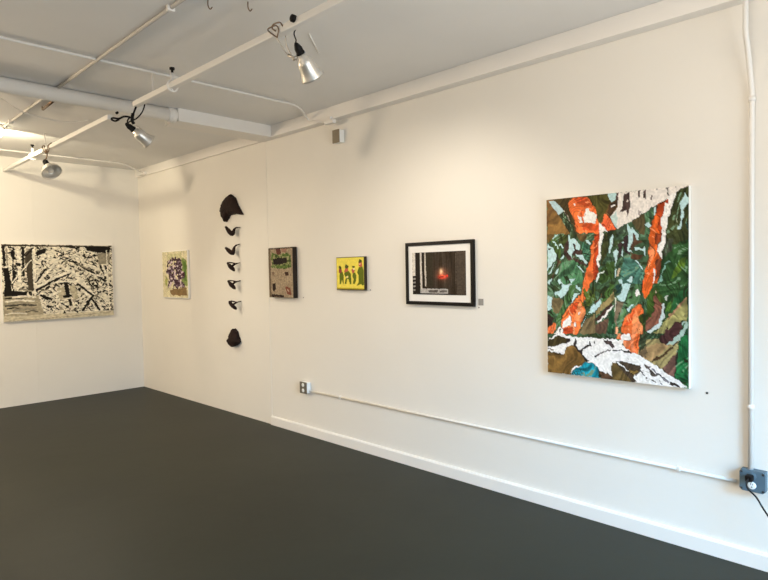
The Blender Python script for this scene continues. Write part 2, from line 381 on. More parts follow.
    (242, 238, 233,  249, 644, 265, 639, 262, 653, 249, 659),
    (235, 115, 62,  60, 704, 74, 724, 44, 775, -2, 777, -2, 747),
    (242, 238, 233,  101, 727, 130, 741, 121, 771, 51, 775),
    (40, 36, 36,  105, 737, 113, 737, 102, 772, 88, 773),
    (88, 90, 32,  296, 504, 315, 523, 300, 543, 287, 523),
    (98, 95, 35,  276, 581, 293, 586, 295, 609, 282, 605),
    (98, 74, 60,  376, 711, 477, 665, 457, 755, 375, 758),
    (146, 130, 86,  452, 577, 518, 511, 520, 563, 495, 586, 433, 620, 408, 649, 376, 650, 376, 673, 337, 699, 414, 602),
    (75, 110, 52,  440, 545, 490, 484, 520, 484, 502, 522, 452, 573, 414, 602),
    (40, 80, 50,  501, 614, 514, 613, 517, 752, 470, 754, 483, 670),
    (40, 70, 66,  527, 484, 563, 484, 569, 525, 530, 539),
    (112, 98, 80,  530, 576, 587, 584, 544, 659, 525, 724, 520, 678),
    (80, 118, 76,  599, 575, 663, 484, 698, 484, 698, 573, 645, 592, 580, 657, 556, 713, 550, 667, 587, 602),
    (62, 78, 32,  680, 654, 714, 640, 725, 648, 725, 741, 711, 706),
    (190, 220, 222,  565, 484, 635, 484, 587, 579, 563, 580, 530, 553, 563, 534, 575, 511),
    (242, 238, 233,  663, 511, 680, 511, 692, 537, 675, 546, 660, 533),
    (190, 220, 222,  604, 616, 639, 590, 645, 597, 621, 629, 607, 629),
    (190, 220, 222,  376, 603, 415, 565, 423, 583, 414, 607, 376, 640),
    (95, 60, 35,  377, 584, 415, 554, 421, 532, 425, 545, 415, 569, 377, 591),
    (242, 238, 233,  508, 595, 505, 618, 439, 672, 395, 696, 389, 687, 452, 643),
    (60, 40, 35,  499, 586, 502, 599, 458, 638, 427, 672, 376, 688, 376, 669, 420, 653, 433, 625, 464, 605),
    (215, 215, 195,  520, 554, 530, 557, 526, 631, 520, 631),
    (228, 110, 55,  686, 585, 669, 600, 621, 638, 586, 661, 568, 704, 568, 740, 586, 748, 714, 742, 708, 702, 680, 654, 720, 630, 704, 591),
    (200, 80, 38,  657, 618, 639, 687, 586, 712, 598, 680),
    (242, 145, 92,  665, 614, 680, 654, 714, 706, 708, 742, 639, 746, 639, 683),
    (230, 160, 120,  519, 715, 544, 714, 538, 751, 523, 751),
    (60, 85, 35,  737, 545, 805, 500, 854, 570, 793, 593, 754, 669, 731, 661),
    (128, 82, 66,  788, 536, 826, 570, 848, 583, 842, 627, 810, 681, 737, 732, 725, 733, 737, 674, 782, 629),
    (78, 118, 46,  869, 578, 907, 569, 886, 621, 858, 626),
    (38, 90, 50,  918, 547, 993, 491, 993, 538, 954, 568, 890, 625, 912, 577),
    (150, 145, 92,  990, 559, 993, 682, 957, 661, 837, 737, 781, 738, 869, 656),
    (168, 128, 98,  986, 546, 990, 559, 890, 647, 864, 670, 875, 648, 954, 572),
    (200, 213, 213,  837, 581, 848, 583, 850, 622, 858, 640, 837, 675, 820, 702, 760, 740, 737, 737, 810, 681, 837, 627),
    (190, 200, 185,  858, 543, 873, 539, 869, 565, 856, 561),
    (215, 190, 165,  793, 522, 801, 516, 799, 527, 792, 530),
    (35, 75, 50,  986, 669, 995, 630, 995, 728, 960, 730),
    (152, 140, 95,  696, 774, 944, 752, 933, 817, 914, 952, 825, 919, 638, 845),
    (178, 146, 102,  668, 834, 798, 786, 890, 790, 775, 876, 725, 873, 668, 853),
    (112, 82, 72,  933, 817, 933, 852, 914, 952, 863, 935, 836, 911, 880, 865),
    (35, 102, 58,  944, 778, 951, 735, 995, 732, 993, 992, 914, 954, 927, 861),
    (42, 48, 38,  927, 809, 940, 808, 924, 904, 914, 954, 910, 947),
    (72, 50, 32,  933, 769, 940, 774, 836, 855, 770, 883, 764, 877, 837, 841),
    (68, 42, 42,  864, 700, 880, 713, 917, 676, 944, 671, 957, 661, 960, 696, 944, 731, 927, 758, 901, 780, 858, 796, 831, 784, 820, 763, 848, 736),
    (165, 190, 180,  901, 763, 944, 735, 964, 700, 986, 669, 960, 687, 954, 679, 990, 665, 993, 703, 954, 756, 906, 789, 863, 793),
    (62, 72, 50,  680, 744, 737, 741, 737, 786, 713, 818, 685, 844, 674, 812),
    (120, 100, 75,  713, 823, 737, 794, 736, 866, 679, 847),
    (228, 110, 55,  529, 779, 544, 750, 690, 743, 685, 802, 674, 844, 632, 842, 586, 817, 568, 781),
    (240, 140, 95,  633, 746, 662, 745, 644, 800, 662, 835, 632, 839, 627, 782),
    (240, 238, 236,  -2, 815, 94, 762, 143, 775, 225, 783, 375, 782, 525, 779, 586, 817, 632, 842, 674, 845, 725, 869, 725, 871, 804, 905, 992, 994, 724, 1028, 374, 1025, -8, 1000),
    (65, 56, 32,  -2, 815, 87, 783, 183, 798, 183, 817, 142, 824, 107, 841, 44, 850, -4, 853),
    (122, 92, 48,  -4, 878, 64, 881, 127, 885, 149, 844, 211, 830, 244, 857, 290, 883, 317, 919, 283, 941, 217, 947, 188, 988, 188, 1003, -5, 1005),
    (85, 65, 35,  -4, 878, 64, 881, 127, 885, 107, 893, 21, 901, -4, 898),
    (240, 238, 236,  -4, 855, 51, 857, 121, 825, 149, 833, 149, 844, 135, 881, 64, 881, 36, 873, -4, 873),
    (90, 70, 40,  0, 860, 48, 860, 44, 866, 4, 866),
    (48, 42, 42,  221, 788, 239, 809, 225, 834, 257, 856, 298, 834, 337, 818, 330, 794, 342, 794, 348, 827, 283, 855, 277, 875, 331, 911, 310, 916, 244, 862, 211, 830),
    (48, 42, 42,  156, 799, 183, 798, 190, 812, 170, 823, 149, 819),
    (48, 42, 42,  362, 804, 375, 801, 375, 813, 365, 812),
    (26, 132, 150,  188, 993, 217, 962, 270, 942, 304, 920, 362, 923, 387, 933, 412, 960, 421, 999, 188, 1003),
    (72, 60, 58,  430, 784, 445, 786, 470, 791, 501, 792, 525, 821, 500, 827, 482, 810, 457, 806),
    (48, 42, 42,  375, 877, 438, 855, 488, 834, 494, 839, 432, 862, 375, 887),
    (48, 42, 42,  500, 839, 580, 833, 644, 841, 638, 848, 574, 839, 500, 845),
    (222, 120, 75,  586, 785, 621, 774, 632, 805, 604, 816, 580, 803),
    (240, 235, 230,  568, 754, 621, 747, 633, 778, 586, 785, 568, 813, 531, 801, 562, 777),
    (100, 82, 48,  500, 910, 531, 910, 620, 965, 655, 992, 655, 1003, 493, 1014, 500, 985, 494, 949),
    (70, 58, 46,  531, 898, 690, 905, 696, 941, 667, 962, 650, 953, 644, 973, 667, 997, 638, 1000, 531, 910),
    (122, 98, 52,  614, 934, 685, 941, 650, 962, 620, 952),
    (238, 238, 236,  527, 899, 543, 900, 608, 939, 620, 952),
    (85, 62, 45,  406, 961, 481, 973, 500, 990, 493, 1005, 418, 1006),
    (70, 62, 60,  693, 909, 690, 937, 725, 961, 725, 954, 699, 931),
    (85, 76, 70,  725, 902, 770, 912, 758, 924, 798, 945, 836, 946, 808, 955, 781, 960, 758, 949, 752, 927, 725, 911),
    (70, 60, 56,  885, 973, 943, 989, 960, 1000, 880, 995),
    (85, 76, 70,  725, 962, 744, 968, 725, 974),
    (85, 76, 70,  758, 971, 798, 990, 781, 991),
    (85, 76, 70,  808, 966, 839, 995, 827, 995),
    (150, 150, 158,  775, 919, 885, 973, 869, 975, 770, 926),
    (120, 115, 118,  836, 951, 869, 965, 880, 982, 846, 970),
    (85, 76, 70,  804, 936, 836, 946, 825, 952),
]
A = Art(232, 300, (62, 88, 62), .006, 60)
sn = vnoise(232, 300, 14, 50); A.img[sn > .72] = (52, 66, 40); A.img[sn < .25] = (80, 112, 88)
for row in BIG:
    v = [x/1000 for x in row[3:]]
    A.poly(list(zip(v[0::2], v[1::2])), row[:3])
# brushwork: leaf veins and dry strokes following the diagonals, thin dark gaps between shapes
px_ = A.img.copy(); lum = px_.sum(-1)
edge = np.zeros(lum.shape, bool)
dx_ = np.abs(np.diff(lum, axis=1)) > 90; dy_ = np.abs(np.diff(lum, axis=0)) > 90
edge[:, 1:] |= dx_; edge[1:, :] |= dy_
en = vnoise(232, 300, 40, 50) > .52
A.img[edge & en & (lum < 520)] *= .55
grn = (px_[..., 1] > px_[..., 0]) & (lum < 420)
org = (px_[..., 0] > 180) & (px_[..., 2] < 120)
def diag(sx, sy, fr, sd_):
    r_ = np.random.default_rng(sd_); n_ = vnoise(600, 600, fr, fr//6, r_)
    wx = (vnoise(232, 300, 9, 11, r_)-.5)*.16; n_ = vnoise(600, 600, fr, fr//4, r_)
    u = (A.X0*sx+A.Y0*sy+wx) % 1.0; v_ = (A.X0*sy*.8-A.Y0*sx*.8+wx) % 1.0
    return n_[(v_*599).astype(int), (u*599).astype(int)]
d1_ = diag(.7, .5, 90, 3); d2_ = diag(.8, -.45, 110, 5)
A.img[grn] *= (1+(d1_-.5)*.75+(d2_-.5)*.45)[..., None][grn]
A.img[grn & (d1_ > .80) & (d2_ > .5)] = (118, 150, 120)
A.img[grn & (d2_ < .16)] = (38, 46, 26)
A.img[org] *= (1+(d1_-.5)*.45)[..., None][org]
A.img[org & (d2_ > .84)] = (240, 150, 100); A.img[org & (d2_ < .12)] = (158, 56, 26)
oth = ~grn & ~org & (lum < 520); A.img[oth] *= (1+(d1_-.5)*.6)[..., None][oth]
wht = lum > 620; A.img[wht & (d2_ < .06)] = (196, 190, 186)
A.img *= 1+((vnoise(232, 300, 110, 140)-.5)*.16)[..., None]
t = thing('painting', (W, 1.499, 1.4285), 'large unframed canvas of green jungle leaves with orange and white shapes', 'painting')
y0, y1, z0, z1 = 1.919, 1.079, .882, 1.975; xf = 3.40
MB().box((xf+.002, y0, z0), (W-.0015, y1, z1)).build('canvas_edge', M_canvas, t, .002)
picture(((xf, y0-.001, z1-.001), (xf, y1+.001, z1-.001), (xf, y0-.001, z0+.001)), A, 'painted_face', M_paint, t)

# framed photograph ----------------------------------------------------------
t = thing('framed_photograph', (W, 2.826, 1.519), 'black framed dark photograph with red glow and wide white mat', 'picture')
y0, y1, z0, z1 = 3.150, 2.500, 1.281, 1.757; xf = 3.412; fwid = .026
fr = MB()
fr.box((xf, y0, z1), (W-.0015, y1, z1-fwid)).box((xf, y0, z0), (W-.0015, y1, z0+fwid)).box((xf, y0, z0+fwid), (W-.0015, y0-fwid, z1-fwid)).box((xf, y1+fwid, z0+fwid), (W-.0015, y1, z1-fwid))
fr.build('frame', M_frame, t, .002)
MB().box((xf+.010, y0-fwid, z0+fwid), (W-.0015, y1+fwid, z1-fwid)).build('mat_board', M_mat, t)
A = Art(150, 116, (52, 42, 32), .002, 30)
A.img += (vnoise(150, 116, 70, 3)-.5)[..., None]*26+(vnoise(150, 116, 18, 2)-.5)[..., None]*20
A.poly([(0, 0), (.055, 0), (.055, .55), (0, .55)], (214, 208, 198))
A.poly([(0, .55), (.06, .55), (.05, .98), (0, .98)], (150, 145, 138))
for k in range(5): A.poly([(0, .56+k*.09), (.1, .55+k*.09), (.1, .60+k*.09), (0, .61+k*.09)], (30, 26, 24))
A.poly([(.055, 0), (.15, 0), (.16, 1), (.055, 1)], (28, 22, 18))
A.poly([(.15, .0), (.185, .0), (.19, .9), (.155, .9)], (205, 198, 188))
A.poly([(.185, 0), (.235, 0), (.24, .85), (.19, .85)], (34, 28, 22))
A.poly([(.235, 0), (.265, 0), (.27, .8), (.245, .8)], (196, 188, 176))
A.poly([(.265, 0), (.40, 0), (.40, .83), (.27, .83)], (50, 44, 32))
A.poly([(.82, .05), (.835, .05), (.83, .75), (.82, .75)], (96, 86, 76))
A.poly([(.84, 0), (1, 0), (1, 1), (.84, 1)], (74, 64, 55))
A.poly([(.15, .86), (.68, .86), (.68, .97), (.15, .97)], (176, 172, 168))
A.poly([(.30, .9), (.5, .88), (.48, .95), (.33, .95)], (90, 84, 80)); A.poly([(.52, .9), (.66, .89), (.66, .93), (.52, .95)], (100, 94, 90))
A.poly([(.0, .97), (.8, .97), (.8, 1), (0, 1)], (34, 28, 22))
X, Y = A.X0, A.Y0
g = np.exp(-((X-.575)**2/.010+(Y-.53)**2/.018)); A.img += g[..., None]*np.array((95, 35, 22))
g = np.exp(-((X-.555)**2/.0012+(Y-.46)**2/.006)); A.img += g[..., None]*np.array((170, 165, 135))
g = np.exp(-((X-.58)**2/.005+(Y-.585)**2/.0016)); A.img += g[..., None]*np.array((190, 15, 10))
A.poly([(.52, .575), (.60, .57), (.60, .595), (.52, .6)], (70, 14, 12))
A.ell(.665, .56, .018, .03, (235, 60, 45))
tone(A, .25, 50, 40)
picture(((xf+.008, y0-.068, z1-.078), (xf+.008, y1+.072, z1-.078), (xf+.008, y0-.068, z0+.078)), A, 'photograph', M_paint2, t)

# small yellow painting --------------------------------------------------------
t = thing('painting', (W, 3.79, 1.526), 'small yellow painting of four figures in green coats and hats', 'painting')
y0, y1, z0, z1 = 3.970, 3.612, 1.384, 1.668; xf = 3.405
MB().box((xf+.002, y0, z0), (W-.0015, y1, z1)).build('canvas_edge', M_dkedge, t, .002)
A = Art(110, 104, (236, 218, 88), .003, 30)
def yp(pts, c): A.poly([((x-75)/355, (y-98)/412) for x, y in pts], c)
GR = (96, 108, 24); HT = (70, 74, 22); PK = (190, 96, 74)
yp([(75, 490), (430, 495), (430, 512), (75, 512)], (168, 150, 44))
# figure one
yp([(120, 285), (155, 280), (170, 330), (168, 430), (172, 450), (155, 425), (145, 385), (130, 440), (112, 445), (112, 340)], GR)
yp([(108, 232), (140, 222), (146, 285), (125, 298), (104, 292)], (150, 70, 60)); yp([(104, 205), (125, 200), (138, 215), (142, 240), (132, 250), (108, 235)], HT)
# figure two
yp([(190, 275), (240, 270), (265, 310), (270, 440), (250, 445), (235, 380), (215, 375), (205, 440), (180, 440), (190, 390), (200, 360), (175, 310)], GR)
yp([(230, 330), (200, 345), (205, 365), (228, 360)], (238, 220, 150)); yp([(195, 230), (230, 225), (232, 268), (200, 285), (175, 290), (180, 262)], PK)
yp([(188, 215), (200, 180), (235, 205), (238, 222), (215, 240), (190, 235)], HT)
# figure three
yp([(290, 300), (320, 290), (335, 330), (330, 400), (310, 440), (288, 435), (300, 380), (285, 340)], GR)
yp([(272, 255), (300, 235), (318, 265), (305, 300), (285, 300)], PK); yp([(290, 235), (315, 235), (318, 255), (298, 262)], (240, 225, 190)); yp([(280, 205), (315, 210), (320, 225), (290, 235)], HT)
# figure four
yp([(370, 225), (415, 215), (428, 270), (430, 450), (410, 460), (395, 440), (360, 455), (335, 462), (362, 420), (365, 330), (345, 290)], GR)
yp([(365, 165), (408, 160), (412, 210), (390, 228), (366, 205)], PK); yp([(368, 150), (380, 118), (410, 140), (410, 162), (385, 165), (368, 172)], HT)
yp([(372, 180), (392, 178), (392, 190), (372, 190)], (235, 215, 190))
tone(A, .08, 24, 24)
picture(((xf, y0-.006, z1-.006), (xf, y1+.006, z1-.006), (xf, y0-.006, z0+.006)), A, 'painted_face', M_paint, t)

# mixed media panel ------------------------------------------------------------
t = thing('painting', (W, 4.776, 1.542), 'small deep grey and green textured panel with black sides', 'painting')
y0, y1, z0, z1 = 4.975, 4.577, 1.299, 1.786; xf = 3.385
MB().box((xf+.002, y0, z0), (W-.0015, y1, z1)).build('panel_edge', mat('black_panel_edge', (36, 26, 18), .55, 0, .3, 60, .4, 30), t, .002)
A = Art(120, 150, (158, 144, 116), .012, 24)
A.img += (vnoise(120, 150, 30, 36)-.5)[..., None]*30
def mp(pts, c): return A.poly([((x-62)/228, (y-50)/472) for x, y in pts], c)
GN = (84, 112, 48)
mp([(92, 92), (140, 110), (240, 100), (275, 120), (280, 235), (240, 250), (100, 245), (80, 225), (100, 200), (85, 160)], GN)
mp([(100, 140), (255, 130), (255, 215), (105, 218)], (122, 134, 78))
gm = (A.img[..., 1] > A.img[..., 0]) & (A.Y0 < .5); gv = vnoise(120, 150, 20, 26)
A.img[gm & (gv > .62)] = (150, 152, 104); A.img[gm & (gv < .28)] = (62, 76, 40)
mp([(105, 155), (160, 145), (238, 145), (240, 195), (170, 210), (115, 205)], (30, 24, 18))
mp([(130, 60), (180, 58), (185, 100), (160, 115), (140, 100)], (96, 56, 44)); mp([(190, 65), (240, 62), (230, 100), (195, 95)], (150, 116, 96))
mp([(215, 285), (245, 278), (255, 312), (225, 315)], (58, 36, 26)); mp([(98, 388), (128, 385), (128, 440), (108, 475), (95, 450)], (40, 30, 20))
mp([(215, 415), (265, 425), (275, 500), (240, 490), (225, 450)], (120, 72, 52)); mp([(232, 440), (250, 445), (255, 470), (240, 465)], (190, 170, 140))
mp([(90, 490), (200, 500), (205, 520), (70, 520)], (44, 34, 24)); mp([(95, 280), (115, 280), (115, 300), (95, 310)], (120, 100, 80))
mp([(62, 50), (82, 50), (84, 520), (66, 520)], (104, 94, 72))
mp([(62, 50), (290, 50), (290, 60), (62, 62)], (60, 52, 40))
tone(A, .25, 40, 50)
A.img[:, :, 1] -= 4
picture(((xf, y0-.002, z1-.002), (xf, y1+.002, z1-.002), (xf, y0-.002, z0+.002)), A, 'painted_face', M_thick, t)

# flower painting ----------------------------------------------------------------
t = thing('painting', (W2, 7.01, 1.541), 'small cream canvas of purple figures over green beside wall corner', 'painting')
y0, y1, z0, z1 = 7.395, 6.705, 1.243, 1.838; xf = 3.408
MB().box((xf+.002, y0, z0), (W2-.0015, y1, z1)).build('canvas_edge', M_canvas, t, .006)
A = Art(110, 130, (214, 206, 172), .018, 22)
A.img += (vnoise(110, 130, 8, 10)-.5)[..., None]*24
def fp(pts, c): A.poly([((x-45)/250, (y-75)/420) for x, y in pts], c)
fp([(240, 120), (290, 170), (292, 380), (240, 400)], (132, 148, 84)); fp([(255, 150), (285, 190), (290, 340), (262, 350)], (92, 122, 54)); fp([(75, 290), (100, 330), (85, 400), (65, 370)], (160, 164, 92))
fp([(110, 430), (285, 400), (290, 480), (130, 475)], (132, 108, 72)); fp([(95, 95), (240, 90), (250, 140), (100, 150)], (196, 192, 150))
PU = (62, 36, 50)
for q in ([(95, 165), (130, 140), (160, 160), (150, 190), (105, 190)], [(190, 150), (225, 135), (242, 165), (225, 195), (190, 190)], [(80, 250), (120, 200), (165, 200), (170, 240), (130, 275), (100, 290)], [(170, 170), (250, 200), (240, 260), (275, 255), (265, 320), (215, 320), (190, 270)], [(125, 290), (160, 270), (185, 330), (230, 340), (250, 400), (180, 410), (150, 345), (100, 410), (95, 380)], [(230, 340), (265, 370), (275, 400), (240, 405)]): fp(q, PU)
for q in ([(105, 215), (130, 210), (130, 240), (105, 240)], [(150, 250), (180, 255), (185, 295), (160, 300)], [(120, 355), (145, 350), (125, 400), (105, 400)], [(225, 355), (245, 355), (245, 395), (220, 395)], [(200, 215), (225, 225), (220, 250), (200, 255)], [(160, 215), (185, 215), (185, 240), (165, 240)], [(160, 345), (195, 350), (180, 390), (160, 385)], [(190, 300), (225, 320), (220, 335), (195, 330)]): fp(q, (206, 190, 198))
fp([(230, 260), (255, 258), (250, 310), (230, 305)], (104, 34, 36)); fp([(175, 340), (195, 345), (200, 385), (180, 385)], (54, 30, 44))
cl_ = vnoise(110, 130, 18, 22); reg = ((A.X0-.5)/.36)**2+((A.Y0-.47)/.36)**2 < 1
A.img[reg & (cl_ > .62)] = PU; A.img[reg & (cl_ < .25) & (A.img.sum(-1) < 300)] = (214, 200, 206)
sp = vnoise(110, 130, 34, 40); mk = (A.img.sum(-1) < 220) & (sp > .72); A.img[mk] = (150, 130, 150)
tone(A, .25, 40, 40)
picture(((xf, y0-.014, z1-.012), (xf, y1+.014, z1-.012), (xf, y0-.014, z0+.012)), A, 'painted_face', M_paint, t)

# black and white painting ----------------------------------------------------------
t = thing('painting', (2.42, D, 1.476), 'wide black and white painting of tangled branches hung on back wall', 'painting')
x0, x1, z0, z1 = 1.785, 3.045, 1.014, 1.936; yf = D-.04
MB().box((x0, yf+.002, z0), (x1, D-.0045, z1)).build('canvas_edge', M_canvas, t, .003)
NX, NY = 320, 236
A = Art(NX, NY, (222, 214, 194), .005, 60)
CR = (228, 221, 203); BK = (26, 22, 18); MD = (146, 138, 120)
sn = vnoise(NX, NY, 90, 70)*.5+vnoise(NX, NY, 40, 40)*.5
A.img[sn > .60] = MD; A.img[sn > .68] = BK
rg = random.Random(11)
for i in range(760):
    x, y = rg.uniform(.0, 1), rg.uniform(.02, .96); a_ = rg.choice((-35, -28, 30, 40, 60, -60, 20))+rg.uniform(-12, 12); L = rg.uniform(.015, .075)
    dx, dy = L*math.cos(math.radians(a_)), L*math.sin(math.radians(a_))*1.3
    A.stroke(x-dx/2, y-dy/2, x+dx/2, y+dy/2, rg.uniform(.003, .010), BK if rg.random() < .46 else (MD if rg.random() < .3 else CR), 1.37)
def L_(pts, wd, c):
    for (a0, b0), (a1, b1) in zip(pts, pts[1:]): A.stroke((a0-12)/643, (b0-82)/430, (a1-12)/643, (b1-82)/430, wd, c, 1.37)
# upright trunks on the left
for q, c in (([(22, 215), (48, 210), (52, 330), (24, 370)], BK), ([(16, 95), (30, 90), (34, 200), (20, 210)], BK), ([(34, 110), (44, 105), (46, 200), (38, 205)], MD), ([(62, 120), (80, 100), (84, 160), (66, 165)], BK), ([(70, 220), (90, 240), (74, 300), (62, 290)], BK), ([(92, 110), (112, 105), (112, 300), (96, 300)], CR), ([(118, 95), (135, 95), (130, 260), (118, 260)], BK), ([(135, 130), (175, 100), (178, 340), (150, 340)], (70, 62, 50)), ([(28, 210), (50, 230), (60, 340), (140, 350), (140, 370), (20, 375)], BK), ([(175, 90), (192, 90), (196, 360), (178, 360)], CR), ([(18, 85), (650, 85), (650, 92), (18, 94)], (60, 52, 42)), ([(480, 90), (645, 90), (640, 130), (560, 125), (500, 115)], BK), ([(560, 130), (640, 125), (640, 190), (570, 200)], MD)):
    A.poly([((x-12)/643, (y-82)/430) for x, y in q], c)
L_([(75, 130), (65, 330)], .008, BK); L_([(60, 310), (110, 240), (125, 250)], .009, BK); L_([(85, 190), (110, 200)], .02, BK); L_([(65, 130), (80, 170)], .02, BK); L_([(60, 300), (170, 170)], .008, CR); L_([(100, 330), (160, 345)], .012, MD); L_([(140, 150), (185, 100)], .01, BK)
# ground, lower left
A.poly([((x-12)/643, (y-82)/430) for x, y in [(12, 372), (200, 372), (230, 470), (200, 530), (12, 530)]], (168, 158, 134))
for yy, xx0, xx1, c, wd in ((385, 20, 120, BK, .008), (378, 60, 190, CR, .012), (400, 20, 180, CR, .010), (412, 40, 150, MD, .01), (425, 20, 190, (70, 66, 58), .012), (440, 30, 110, BK, .008), (450, 60, 190, MD, .016), (470, 20, 140, CR, .008), (462, 130, 200, (80, 74, 64), .008), (490, 30, 200, MD, .008), (505, 40, 110, BK, .012), (500, 120, 180, CR, .01)):
    L_([(xx0, yy), ((xx0+xx1)/2, yy-5), (xx1, yy+3)], wd, c)
# long branches
for q, wd, c in (([(190, 345), (300, 280), (400, 240)], .022, BK), ([(190, 330), (300, 272), (410, 232)], .016, CR), ([(200, 300), (270, 230), (330, 155)], .018, CR), ([(190, 300), (250, 220)], .012, BK), ([(195, 185), (250, 150), (300, 130)], .018, CR), ([(200, 140), (250, 110)], .03, BK), ([(400, 235), (470, 310), (530, 385)], .026, CR), ([(430, 310), (480, 350), (525, 385)], .014, BK), ([(530, 380), (455, 475)], .016, BK), ([(515, 400), (575, 490)], .016, BK), ([(570, 488), (640, 470)], .014, BK), ([(400, 175), (450, 200), (510, 240)], .016, BK), ([(430, 190), (520, 235)], .008, MD), ([(470, 190), (560, 220)], .014, CR), ([(510, 235), (610, 300)], .016, BK), ([(520, 255), (600, 275)], .014, CR), ([(300, 300), (450, 292)], .012, CR), ([(360, 300), (375, 380)], .03, BK), ([(330, 330), (345, 400)], .05, (184, 174, 148)), ([(400, 320), (420, 400)], .04, (184, 174, 148)), ([(345, 385), (395, 380)], .02, BK), ([(380, 400), (390, 440)], .02, BK), ([(590, 200), (625, 280)], .014, CR), ([(575, 200), (600, 260)], .01, BK), ([(210, 370), (280, 400)], .018, BK), ([(260, 380), (330, 350)], .018, CR), ([(430, 480), (650, 485)], .012, CR), ([(200, 500), (400, 492)], .02, CR), ([(200, 520), (640, 498)], .012, (190, 180, 152)), ([(620, 110), (628, 480)], .008, CR), ([(345, 90), (450, 100)], .012, BK), ([(500, 300), (540, 290), (560, 320), (520, 330), (500, 300)], .01, BK)):
    L_(q, wd, c)
A.poly([(0, .93), (1, .93), (1, 1), (0, 1)], (196, 186, 160)); L_([(20, 512), (400, 500), (640, 490)], .004, MD)
tone(A, .25, 60, 60)
picture(((x0+.001, yf, z1-.001), (x1-.001, yf, z1-.001), (x0+.001, yf, z0+.001)), A, 'painted_face', M_paint, t)

# ------------------------------------------------------------------ wall sculptures (seven clay pieces in a column)
def displace(o, amp, sc, seed=0):
    from mathutils import noise
    for v in o.data.vertices:
        n = noise.noise(Vector(v.co)*sc+Vector((seed, seed*2, 0))); n2 = noise.noise(Vector(v.co)*sc*2.7)
        v.co += v.normal*(n*amp+n2*amp*.5)
def lump(name, outline, x_wall, depth, label, seed, amp=.006, stem=None):
    """bulging solid from a closed outline (y, z) hung on the wall; dome in -X"""
    P = [Vector((0, y, z)) for y, z in outline]
    P = [a.lerp(b, k/7) for a, b in zip(P, P[1:]+P[:1]) for k in range(7)]; n = len(P); c = sum(P, Vector())/n
    t = thing(name, (x_wall, c.y, c.z), label, 'wall sculpture', 'column of dark clay wall pieces')
    rings = 17; vs = []; fs = []
    for k in range(rings):
        a = math.pi*(k/(rings-1)); s = max(.03, math.sin(a))**.6 if 0 < k < rings-1 else .03
        xx = x_wall-depth*.5*(1-math.cos(a))
        if k <= 8: s = (.75, .92, .98, 1, 1, 1, 1, 1, 1)[k]
        for p in P: vs.append((xx, c.y+(p.y-c.y)*s, c.z+(p.z-c.z)*s))
    for k in range(rings-1):
        for j in range(n): fs.append((k*n+j, k*n+(j+1) % n, (k+1)*n+(j+1) % n, (k+1)*n+j))
    fs.append(tuple(range(n))); fs.append(tuple((rings-1)*n+j for j in range(n)))
    mb = MB().add(vs, fs, True); o = mb.build('body', M_bark, t)
    o.data.update(); displace(o, amp, 30, seed)
    return t
def yz(*p): return [(q[1], q[2]) for q in p]
lump('wall_sculpture', yz((3.41, 5.686, 2.393), (3.41, 5.617, 2.348), (3.41, 5.58, 2.281), (3.41, 5.478, 2.162), (3.41, 5.595, 2.181), (3.41, 5.727, 2.176), (3.41, 5.816, 2.106), (3.41, 5.864, 2.159), (3.41, 5.899, 2.233), (3.41, 5.868, 2.296), (3.41, 5.802, 2.35)), W2, .075, 'dark brown clay hood shape, largest and topmost of the column', 3, .008)
def bird(pts_left, low, pts_right, rads, label):
    t = thing('wall_sculpture', (W2, low[1], low[2]), label, 'wall sculpture', 'column of dark clay wall pieces')
    path = smooth(pts_left+[low]+pts_right, 5)
    n = len(path); rr = [rads[min(len(rads)-1, int(i/(n-1)*(len(rads)-1)+.001))]*(1-((i/(n-1)*(len(rads)-1)) % 1))+rads[min(len(rads)-1, int(i/(n-1)*(len(rads)-1)+.001)+1)]*((i/(n-1)*(len(rads)-1)) % 1) for i in range(n)]
    o = MB().tube(path, rr, 10).build('body', M_bark, t); o.data.update(); displace(o, .004, 40, low[2])
    return t
bird([(3.33, 5.68, 2.045), (3.345, 5.656, 2.007)], (3.375, 5.622, 1.966), [(3.4, 5.602, 2.024), (3.42, 5.543, 2.031)], (.011, .022, .026, .009, .004), 'dark clay bird shape directly below the big hood piece')
bird([(3.33, 5.695, 1.822), (3.345, 5.667, 1.796)], (3.375, 5.626, 1.763), [(3.4, 5.615, 1.834), (3.42, 5.552, 1.853)], (.011, .022, .026, .009, .004), 'dark clay bird shape, third piece down the column')
def claw(x, y, sc, label):
    def q(dx, dy, X): return (X, *yz_at(x+dx*sc, y+dy*sc, X))
    t = thing('wall_sculpture', (W2, *yz_at(x, y, 3.40)), label, 'wall sculpture', 'column of dark clay wall pieces')
    mb = MB().tube(smooth([q(-3.2, -4, 3.335), q(-1.5, -.5, 3.35), q(.2, 3.3, 3.375), q(.8, 4.8, 3.385)], 5), [.008, .012, .015, .018, .020, .021, .022, .022, .021, .020, .018, .016, .013, .010, .007, .003], 10)
    mb.tube(smooth([q(0, -.8, 3.36), q(.9, -3.0, 3.39), q(2.4, -4.2, 3.43)], 5), [.012, .012, .011, .011, .010, .009, .008, .007, .006, .005, .003], 10)
    mb.tube(smooth([q(-3.2, -4.2, 3.335), q(-.8, -4.4, 3.35), q(1.6, -3.2, 3.385)], 4), [.007]*9, 8)
    o = mb.build('body', M_bark, t); o.data.update(); displace(o, .004, 40, y); return t
def yz_at(px, py, X):   # y along the wall and z up, in metres
    return (5.62-(px-232.5)*.0176, 1.606+(268.0-py)*.0106)
claw(232.8, 267.2, .95, 'dark clay claw shape, fourth piece down the column')
claw(232.9, 285.4, .95, 'dark clay claw shape, fifth piece down the column')
claw(233.2, 306, .9, 'dark clay claw shape just above the lowest pod piece')
